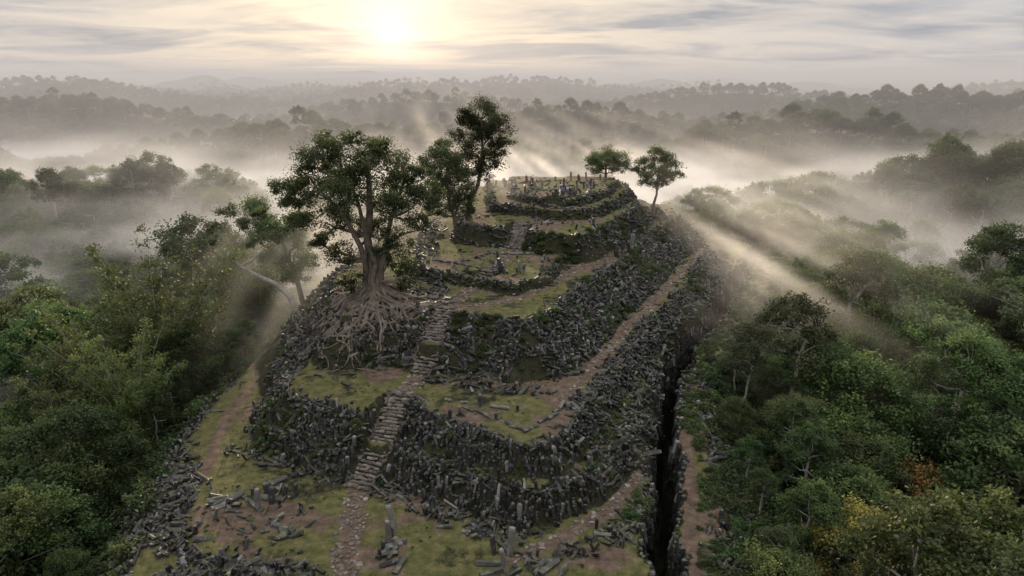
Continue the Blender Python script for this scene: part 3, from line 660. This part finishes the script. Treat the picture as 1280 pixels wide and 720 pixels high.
for s in special: keep&=(np.hypot(q[:,0]-s[0],q[:,1]-s[1]+2.5)>5)
for s in special: keep&=~((np.abs(q[:,0]-s[0]*q[:,1]/s[1])<4.5)&(q[:,1]<s[1]))|(np.hypot(q[:,0]-s[0],q[:,1]-s[1])>14)
q=q[keep];d=d[keep];z=H(q[:,0],q[:,1])
dist=np.sqrt(q[:,0]**2+q[:,1]**2+(36-z)**2)
od=np.argsort(dist);q,d,z,dist=q[od],d[od],z[od],dist[od]
kinds=['broad','tall','round','layered','umbrella','sparse','bamboo','emergent','fern']
hgt={'broad':12.5,'tall':14,'round':9.3,'layered':11,'umbrella':14,'sparse':13,'bamboo':13,'emergent':19.5,'fern':5}
info={'broad':('forest_tree','dense broadleaf tree in the rainforest canopy','tree'),'tall':('forest_tree','tall dark green broadleaf rainforest tree','tree'),'round':('forest_tree','low rounded dense green forest tree','tree'),
 'layered':('forest_tree','spreading forest tree with layered leafy crown','tree'),'umbrella':('umbrella_tree','slender pale trunked tree with flat feathery crown','tree'),'sparse':('forest_tree','thin pale trunked tree with sparse foliage','tree'),
 'bamboo':('bamboo_clump','arching clump of leafy bamboo in the forest','bamboo'),'fern':('tree_fern','tree fern with arching feathery fronds','tree fern'),'emergent':('forest_tree','tall pale trunked tree rising above the canopy','tree')}
prob=np.array([.18,.18,.14,.15,.09,.10,.04,.06,.06]);probL=np.array([.17,.15,.13,.13,.05,.08,.13,.05,.11])
nind=0;rest=[]
for j in range(len(q)):
    left=q[j,0]<-20
    pr=probL if (left and q[j,1]<120) else prob;kd=kinds[rng.choice(9,p=pr/pr.sum())]
    if q[j,1]<66 and kd in('sparse','umbrella') and rng.random()<.6: kd='tall'
    hh=min(4.2+.66*d[j],(13 if q[j,1]<75 else 15))*rng.choice([.65,.88,1.05,1.35],p=[.25,.3,.28,.17])*rng.uniform(.9,1.1)
    if kd=='fern': sc=rng.uniform(.6,1.0)
    else: sc=hh/hgt[kd]
    if kd in('umbrella','sparse','tall') and d[j]>9: sc*=1.2
    if kd=='emergent':
        if d[j]<14: kd='tall'
        else: sc*=1.3
    sc=max(sc,.4)
    inview=abs(q[j,0])<q[j,1]*.76+9
    if nind<288 and inview:
        nm,lb,ct=info[kd];tree(nm,kd,q[j,0],q[j,1],sc,rng.uniform(0,6.28),lb,ct,group='rainforest trees around the hill',z=z[j]-.2);nind+=1
    else: rest.append((q[j,0],q[j,1],z[j]-.3,kinds.index(kd) if kd!='fern' else 3,sc if kd!='fern' else 1.0))
def farp(x0,x1,y0,y1,sp,smin,smax,zmin):
    a,b=np.meshgrid(np.arange(x0,x1,sp),np.arange(y0,y1,sp));p=np.stack([a.ravel(),b.ravel()],1).astype(float);p+=rng.uniform(-.45*sp,.45*sp,p.shape)
    p=p[(np.abs(p[:,0])<p[:,1]*.82+20)];zz=H(p[:,0],p[:,1]);k=zz>zmin;p=p[k];zz=zz[k]
    for (x,y),zq in zip(p,zz): rest.append((x,y,zq-.5-1.5*rng.random(),[0,1,3,0,3,0,2,2][rng.integers(8)],rng.uniform(smin,smax)))
farp(-520,560,300,620,7.5,.7,1.4,-20)
farp(-1000,1000,620,1100,10,.7,1.3,-16)
farp(-1200,1200,1100,1500,13,.8,1.2,-10)
print('individual trees',nind,'far',len(rest))
def gn_base(name,me,label):
    o=obj(name,me,kind='stuff',label=label)
    ng=bpy.data.node_groups.new(name,'GeometryNodeTree');ng.interface.new_socket('Geometry',in_out='INPUT',socket_type='NodeSocketGeometry');ng.interface.new_socket('Geometry',in_out='OUTPUT',socket_type='NodeSocketGeometry')
    gi=ng.nodes.new('NodeGroupInput');go=ng.nodes.new('NodeGroupOutput');md=o.modifiers.new('nodes','NODES');md.node_group=ng
    return o,ng,gi,go
def gn(name,pts,templates,label):
    me=bpy.data.meshes.new(name);R=np.array(pts,float);me.vertices.add(len(R));me.vertices.foreach_set('co',R[:,:3].astype(np.float32).ravel())
    at=me.attributes.new('kindidx','INT','POINT');at.data.foreach_set('value',R[:,3].astype(np.int32))
    at=me.attributes.new('scl','FLOAT','POINT');at.data.foreach_set('value',R[:,4].astype(np.float32))
    at=me.attributes.new('yaw','FLOAT','POINT');at.data.foreach_set('value',rng.uniform(0,6.28,len(R)).astype(np.float32))
    o,ng,gi,go=gn_base(name,me,label);L=ng.links;J=ng.nodes.new('GeometryNodeJoinGeometry')
    for tl in templates:
        j=ng.nodes.new('GeometryNodeJoinGeometry')
        for t in tl:
            oi=ng.nodes.new('GeometryNodeObjectInfo');oi.inputs['Object'].default_value=t;oi.transform_space='ORIGINAL';L.new(oi.outputs['Geometry'],j.inputs[0])
        ti=ng.nodes.new('GeometryNodeGeometryToInstance');L.new(j.outputs[0],ti.inputs[0]);L.new(ti.outputs[0],J.inputs[0])
    ip=ng.nodes.new('GeometryNodeInstanceOnPoints');L.new(gi.outputs[0],ip.inputs['Points']);L.new(J.outputs[0],ip.inputs['Instance']);ip.inputs['Pick Instance'].default_value=True
    def na(n,t):
        a=ng.nodes.new('GeometryNodeInputNamedAttribute');a.data_type=t;a.inputs[0].default_value=n;return a.outputs[0]
    L.new(na('kindidx','INT'),ip.inputs['Instance Index']);L.new(na('scl','FLOAT'),ip.inputs['Scale'])
    c=ng.nodes.new('ShaderNodeCombineXYZ');L.new(na('yaw','FLOAT'),c.inputs[2]);L.new(c.outputs[0],ip.inputs['Rotation'])
    L.new(ip.outputs[0],go.inputs[0])
    return o
src=[]
for kd in ['broad','tall','round','layered','umbrella','sparse','bamboo','emergent']:
    tm,cm=KIND[kd];a=next(o for o in bpy.data.objects if o.data==tm);b=next(o for o in bpy.data.objects if o.data==cm);src.append([a,b])
gn('distant_forest',rest,src[::-1],'misty rainforest covering the surrounding ridges')
u_=[]
a,b=np.meshgrid(np.arange(-75,95,1.35),np.arange(34,165,1.35));p=np.stack([a.ravel(),b.ravel()],1);p+=rng.uniform(-.6,.6,p.shape)
dd=sdf(T0,p[:,0],p[:,1]);tr=trd(p[:,0],p[:,1]);k=((dd>.3)&(dd<26))&(np.abs(p[:,0])<p[:,1]*.8+6)
k|=(dd<=.3)&(dd>-5)&(p[:,0]>8)&(tr>1.5)&(pld(PATHS[5],p[:,0],p[:,1])>.95)&(p[:,0]>np.interp(p[:,1],[t[1] for t in TRENCH],[t[0] for t in TRENCH]))
p=p[k];zz=H(p[:,0],p[:,1]);dd=sdf(T0,p[:,0],p[:,1])
so=[]
for m in range(3):
    x,y=p[50+m*97];o=obj('leafy_shrub',shr[m],label='low leafy green shrub on the slope',category='shrub');o.location=(x,y,H1(x,y)-.1);so.append([o])
for (x,y),zq,dv in zip(p,zz,dd): u_.append((x,y,zq-.12,rng.integers(3),rng.uniform(.7,1.7) if dv>0 else rng.uniform(.3,.9)))
pp=rng.uniform([-30,46],[40,130],(8500,2));ds=sdf(T0,pp[:,0],pp[:,1]);pp=pp[ds<-.5];zz=H(pp[:,0],pp[:,1]);z2=H(pp[:,0]+.3,pp[:,1]);z3=H(pp[:,0],pp[:,1]+.3)
pn=fbm(pp[:,0]/3.2,pp[:,1]/3.2,55,3)
sl=np.hypot(z2-zz,z3-zz)/.3;kk=((sl>.45)|((pp[:,0]>10)&(zz<1))|((zz>2.2)&(zz<2.75)))&(zz>-.6)&~blocked(pp[:,0],pp[:,1])
for (x,y),zq,pv in zip(pp[kk],zz[kk],pn[kk]): u_.append((x,y,zq+.05,rng.integers(3),rng.uniform(.18,.42)+(.35 if pv>.57 else 0)))
pt=rng.uniform([-34,44],[16,128],(4500,2));ds=sdf(T0,pt[:,0],pt[:,1]);g_=fbm(pt[:,0]/4,pt[:,1]/4,131,3);pt=pt[(ds<-.5)&(g_>.5)];pt=pt[~blocked(pt[:,0],pt[:,1],1.2)];zz=H(pt[:,0],pt[:,1])
for (x,y),zq in zip(pt,zz):
    if zq>-.5: u_.append((x,y,zq-.05,rng.integers(3),rng.uniform(.06,.2)))
gn('undergrowth',u_,so,'thick green undergrowth on the slopes and between stones')
print('undergrowth',len(u_))
# ------------------------------------------------------------------ mist
SE=math.radians(10);SA=math.radians(-9.4)
sund=Vector((math.sin(SA)*math.cos(math.radians(3.0)),math.cos(SA)*math.cos(math.radians(3.0)),math.sin(math.radians(3.0))))
def vmat(name,dens,g,col,em,emc,attr=False,rate=1.0,ab=0.0,abc=(0,0,0)):
    m,nt=newmat(name);L=nt.links
    s=N(nt,'ShaderNodeVolumeScatter');s.inputs['Color'].default_value=(*col,1);s.inputs['Density'].default_value=dens;s.inputs['Anisotropy'].default_value=g
    o=N(nt,'ShaderNodeOutputMaterial')
    e=N(nt,'ShaderNodeEmission');e.inputs[0].default_value=(*emc,1);e.inputs[1].default_value=em*dens  # mist's own glow, standing in for light scattered many times
    if attr:
        at=N(nt,'ShaderNodeAttribute',attribute_name='density')
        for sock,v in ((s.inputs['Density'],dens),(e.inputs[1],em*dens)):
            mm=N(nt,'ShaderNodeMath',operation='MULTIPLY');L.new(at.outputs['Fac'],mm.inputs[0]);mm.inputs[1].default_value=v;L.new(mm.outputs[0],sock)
        m.cycles.volume_step_rate=rate
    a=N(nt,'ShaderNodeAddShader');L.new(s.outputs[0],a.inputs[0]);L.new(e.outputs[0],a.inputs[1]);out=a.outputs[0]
    if ab:
        v=N(nt,'ShaderNodeVolumeAbsorption');v.inputs['Color'].default_value=(*abc,1);v.inputs['Density'].default_value=ab*dens
        a2=N(nt,'ShaderNodeAddShader');L.new(out,a2.inputs[0]);L.new(v.outputs[0],a2.inputs[1]);out=a2.outputs[0]
    L.new(out,o.inputs['Volume'])
    return m
def mistmesh(name,topf,mat,label,x=(-8500,8500),y=(240,9000)):
    ax=axis(-170,170,10,x[0],x[1],1.13);ay=axis(max(y[0],20),330,10,y[0],y[1],1.13)
    ax=np.clip(ax,*x);ay=np.clip(ay,*y);X,Y=np.meshgrid(ax,ay);nx,ny=len(ax),len(ay)
    Z=topf(X,Y);n=nx*ny
    V=np.concatenate([np.stack([X.ravel(),Y.ravel(),Z.ravel()],1),np.stack([X.ravel(),Y.ravel(),np.full(n,-70.)],1)])
    i=np.arange(n).reshape(ny,nx);q=np.stack([i[:-1,:-1],i[:-1,1:],i[1:,1:],i[1:,:-1]],-1).reshape(-1,4)
    Q=[q,q[:,::-1]+n]
    for e in (i[0,:],i[:,-1],i[-1,::-1],i[::-1,0]): Q.append(np.stack([e[:-1]+n,e[1:]+n,e[1:],e[:-1]],1))
    me=quad_mesh(name,V,np.concatenate(Q),smooth=False);o=obj(name,me,mat,kind='stuff',label=label);return o
def mistcloud(name,lo,hi,res,blobs,mat,label,nscale=(1/38,1/26,1/9),streak=None,lowc=.03,hic=1.8):
    me=bpy.data.meshes.new(name);me.from_pydata([lo,hi],[],[])
    o,ng,gi,go=gn_base(name,me,label);L=ng.links
    def nd(t,**kw):
        n=ng.nodes.new(t)
        for k,v in kw.items(): setattr(n,k,v)
        return n
    def mul(a,b):
        m=nd('ShaderNodeMath',operation='MULTIPLY');L.new(a,m.inputs[0])
        if hasattr(b,'node'): L.new(b,m.inputs[1])
        else: m.inputs[1].default_value=b
        return m.outputs[0]
    pos=nd('GeometryNodeInputPosition').outputs[0];tot=None
    for c,r,amp in blobs:
        a=nd('ShaderNodeVectorMath',operation='SUBTRACT');L.new(pos,a.inputs[0]);a.inputs[1].default_value=c
        b=nd('ShaderNodeVectorMath',operation='DIVIDE');L.new(a.outputs[0],b.inputs[0]);b.inputs[1].default_value=r
        d=nd('ShaderNodeVectorMath',operation='DOT_PRODUCT');L.new(b.outputs[0],d.inputs[0]);L.new(b.outputs[0],d.inputs[1])
        e=nd('ShaderNodeMath',operation='EXPONENT');L.new(mul(d.outputs['Value'],-1.0),e.inputs[0])
        s=mul(e.outputs[0],amp)
        if tot is None: tot=s
        else:
            t=nd('ShaderNodeMath',operation='ADD');L.new(tot,t.inputs[0]);L.new(s,t.inputs[1]);tot=t.outputs[0]
    sc=nd('ShaderNodeVectorMath',operation='MULTIPLY');L.new(pos,sc.inputs[0]);sc.inputs[1].default_value=nscale
    nz=nd('ShaderNodeTexNoise');L.new(sc.outputs[0],nz.inputs['Vector']);nz.inputs['Scale'].default_value=1;nz.inputs['Detail'].default_value=3;nz.inputs['Roughness'].default_value=.55;nz.inputs['Distortion'].default_value=.6
    mr=nd('ShaderNodeMapRange');L.new(nz.outputs[0],mr.inputs[0]);mr.inputs[1].default_value=.40;mr.inputs[2].default_value=.64;mr.inputs[3].default_value=lowc;mr.inputs[4].default_value=hic
    f=mul(tot,mr.outputs[0])
    if streak:
        # light shafts imitated by mist density drawn out along the low sun
        e1=sund.cross(Vector((0,0,1))).normalized();e2=e1.cross(sund).normalized()
        cx=nd('ShaderNodeCombineXYZ')
        for kk_,ev in enumerate((e1,e2,sund)):
            d=nd('ShaderNodeVectorMath',operation='DOT_PRODUCT');L.new(pos,d.inputs[0]);d.inputs[1].default_value=ev*(streak[kk_]);L.new(d.outputs['Value'],cx.inputs[kk_])
        n2=nd('ShaderNodeTexNoise');L.new(cx.outputs[0],n2.inputs['Vector']);n2.inputs['Scale'].default_value=1;n2.inputs['Detail'].default_value=1.5
        m2=nd('ShaderNodeMapRange');L.new(n2.outputs[0],m2.inputs[0]);m2.inputs[1].default_value=.48;m2.inputs[2].default_value=.62;m2.inputs[3].default_value=.0;m2.inputs[4].default_value=3.0
        f=mul(f,m2.outputs[0])
    f2=nd('ShaderNodeMath',operation='SUBTRACT');L.new(f,f2.inputs[0]);f2.inputs[1].default_value=.02
    f3=nd('ShaderNodeMath',operation='MAXIMUM');L.new(f2.outputs[0],f3.inputs[0]);f3.inputs[1].default_value=0
    vc=nd('GeometryNodeVolumeCube');L.new(f3.outputs[0],vc.inputs['Density']);vc.inputs['Min'].default_value=lo;vc.inputs['Max'].default_value=hi
    for s,v in zip(('Resolution X','Resolution Y','Resolution Z'),res): vc.inputs[s].default_value=v
    sm=nd('GeometryNodeSetMaterial');L.new(vc.outputs[0],sm.inputs['Geometry']);sm.inputs['Material'].default_value=mat
    L.new(sm.outputs[0],go.inputs[0]);return o
MB=[((-110,145,-16),(60,55,9),.85),((-60,190,-9),(70,36,11),.9),((-160,260,-5),(120,36,12),.85),((0,235,-6),(80,40,12),.8),((95,240,-6),(80,28,12),.85),
    ((110,148,-6),(42,20,10),1.1),((66,175,-5),(28,24,11),.7),((200,260,-5),(80,36,11),.9),((-38,132,-4),(16,26,13),.55),
    ((-110,200,6),(120,60,20),.16),((130,190,6),(100,60,20),.13)]
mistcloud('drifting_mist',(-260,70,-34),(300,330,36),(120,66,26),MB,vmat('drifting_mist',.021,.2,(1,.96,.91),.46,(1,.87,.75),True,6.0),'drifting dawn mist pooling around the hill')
SB=[((42,110,9),(13,26,12),.8),((14,150,17),(26,14,9),.8),((-30,105,8),(11,22,13),.65),((-12,132,16),(14,18,12),.6)]
mistcloud('light_shaft_mist',(-56,66,-14),(94,186,38),(112,40,70),SB,vmat('light_shaft_mist',.0085,.45,(1,.94,.86),1.2,(1,.82,.62),True,7.0),'thin glowing mist shaped into light shafts over the summit and flank',nscale=(1/18,1/18,1/12),streak=(1/3.2,1/2.8,1/160.),lowc=.5,hic=1.3)
mistmesh('valley_mist',lambda X,Y:-14+12*(fbm(X/70,Y/40,61,3)-.5)-8*sstep(900,1500,Y),vmat('dense_mist',.008,.0,(1,.95,.89),.12,(1,.88,.78),ab=.3),'dense white dawn mist lying in the far valleys',y=(300,1700))
mistmesh('low_haze',lambda X,Y: 62+8*(fbm(X/200,Y/120,81,2)-.5),vmat('low_haze',.0008,.05,(1,.97,.96),.0,(.92,.95,1.0),ab=.5,abc=(.0,.08,.2)),'pale haze lying over the forested ridges',y=(225,9000))
# ------------------------------------------------------------------ sky and sun
w=bpy.data.worlds.new('World');scene.world=w;w.use_nodes=True;nt=w.node_tree;nt.nodes.clear();L=nt.links
sky=N(nt,'ShaderNodeTexSky',sky_type='NISHITA',sun_disc=False);sky.sun_elevation=SE;sky.sun_rotation=SA
tc=N(nt,'ShaderNodeTexCoord');nm=N(nt,'ShaderNodeVectorMath',operation='NORMALIZE');L.new(tc.outputs['Generated'],nm.inputs[0])
dt=N(nt,'ShaderNodeVectorMath',operation='DOT_PRODUCT');L.new(nm.outputs[0],dt.inputs[0]);dt.inputs[1].default_value=sund
mxm=N(nt,'ShaderNodeMath',operation='MAXIMUM');L.new(dt.outputs['Value'],mxm.inputs[0]);mxm.inputs[1].default_value=0
def pw(e,s):
    p=N(nt,'ShaderNodeMath',operation='POWER');L.new(mxm.outputs[0],p.inputs[0]);p.inputs[1].default_value=e
    q=N(nt,'ShaderNodeMath',operation='MULTIPLY');L.new(p.outputs[0],q.inputs[0]);q.inputs[1].default_value=s;return q.outputs[0]
sep=N(nt,'ShaderNodeSeparateXYZ');L.new(nm.outputs[0],sep.inputs[0])
veil=mixc(nt,pw(8,1.),(5.0,4.95,5.2),(7.8,6.7,5.5))
# overcast veil, brightened towards the unseen zenith to add ambient light
mrz=N(nt,'ShaderNodeMapRange');L.new(sep.outputs[2],mrz.inputs[0]);mrz.inputs[1].default_value=.2;mrz.inputs[2].default_value=.9;mrz.inputs[3].default_value=1.0;mrz.inputs[4].default_value=3.7
vz=N(nt,'ShaderNodeVectorMath',operation='SCALE');L.new(veil,vz.inputs[0]);L.new(mrz.outputs[0],vz.inputs['Scale'])
c=mixc(nt,.93,sky.outputs[0],vz.outputs[0])
den=N(nt,'ShaderNodeMath',operation='ADD');L.new(sep.outputs[2],den.inputs[0]);den.inputs[1].default_value=.09
dx=N(nt,'ShaderNodeMath',operation='DIVIDE');L.new(sep.outputs[0],dx.inputs[0]);L.new(den.outputs[0],dx.inputs[1])
dy=N(nt,'ShaderNodeMath',operation='DIVIDE');L.new(sep.outputs[1],dy.inputs[0]);L.new(den.outputs[0],dy.inputs[1])
cx=N(nt,'ShaderNodeCombineXYZ');L.new(dx.outputs[0],cx.inputs[0]);L.new(dy.outputs[0],cx.inputs[1])
def cl(scale,lo,hi,st):
    mp=N(nt,'ShaderNodeMapping');mp.inputs['Scale'].default_value=(scale*.75,scale*1.0,1);mp.inputs['Location'].default_value=(st,st*2,0);L.new(cx.outputs[0],mp.inputs[0])
    n=N(nt,'ShaderNodeTexNoise');L.new(mp.outputs[0],n.inputs[0]);n.inputs['Scale'].default_value=1;n.inputs['Detail'].default_value=7;n.inputs['Roughness'].default_value=.56;n.inputs['Distortion'].default_value=.7
    r=ramp(nt,[(lo,(0,0,0)),(hi,(1,1,1))]);L.new(n.outputs[0],r.inputs[0]);return r.outputs[0]
f1=cl(.8,.43,.62,3.1);f2=cl(2.0,.44,.64,8.2)
dark=mixc(nt,pw(30,.75),(2.7,2.9,3.4),(6.4,5.6,4.8))
dz=N(nt,'ShaderNodeVectorMath',operation='SCALE');L.new(dark,dz.inputs[0]);L.new(mrz.outputs[0],dz.inputs['Scale'])
m1=N(nt,'ShaderNodeMath',operation='MULTIPLY');L.new(f1,m1.inputs[0]);m1.inputs[1].default_value=.85
c=mixc(nt,m1.outputs[0],c,dz.outputs[0])
m2=N(nt,'ShaderNodeMath',operation='MULTIPLY');L.new(f2,m2.inputs[0]);m2.inputs[1].default_value=.4
c=mixc(nt,m2.outputs[0],c,(7.4,6.4,5.3))
gl=N(nt,'ShaderNodeVectorMath',operation='SCALE');gl.inputs[0].default_value=(1,.84,.62);L.new(pw(140,2.4),gl.inputs['Scale'])
g2=N(nt,'ShaderNodeVectorMath',operation='SCALE');g2.inputs[0].default_value=(1,.9,.74);L.new(pw(1500,2.8),g2.inputs['Scale'])
a1=N(nt,'ShaderNodeVectorMath',operation='ADD');L.new(c,a1.inputs[0]);L.new(gl.outputs[0],a1.inputs[1])
a2=N(nt,'ShaderNodeVectorMath',operation='ADD');L.new(a1.outputs[0],a2.inputs[0]);L.new(g2.outputs[0],a2.inputs[1])
bg=N(nt,'ShaderNodeBackground');L.new(a2.outputs[0],bg.inputs[0]);bg.inputs[1].default_value=.118
o=N(nt,'ShaderNodeOutputWorld');L.new(bg.outputs[0],o.inputs[0])
sl=bpy.data.lights.new('sun','SUN');sl.energy=5.0;sl.angle=math.radians(.5);sl.color=(1,.77,.52)
so_=bpy.data.objects.new('sun',sl);COL.objects.link(so_)
sd=Vector((math.sin(SA)*math.cos(SE),math.cos(SA)*math.cos(SE),math.sin(SE)));so_.rotation_euler=(-sd).to_track_quat('-Z','Y').to_euler()
# ------------------------------------------------------------------ camera
cam=bpy.data.cameras.new('camera');cam.lens=24;cam.sensor_width=36;cam.clip_end=20000;cam.clip_start=.5
co=bpy.data.objects.new('camera',cam);COL.objects.link(co);co.location=(0,0,CAMH);co.rotation_euler=(math.pi/2-PITCH,0,0);scene.camera=co
scene.view_settings.view_transform='Standard';scene.view_settings.look='None';scene.view_settings.exposure=0
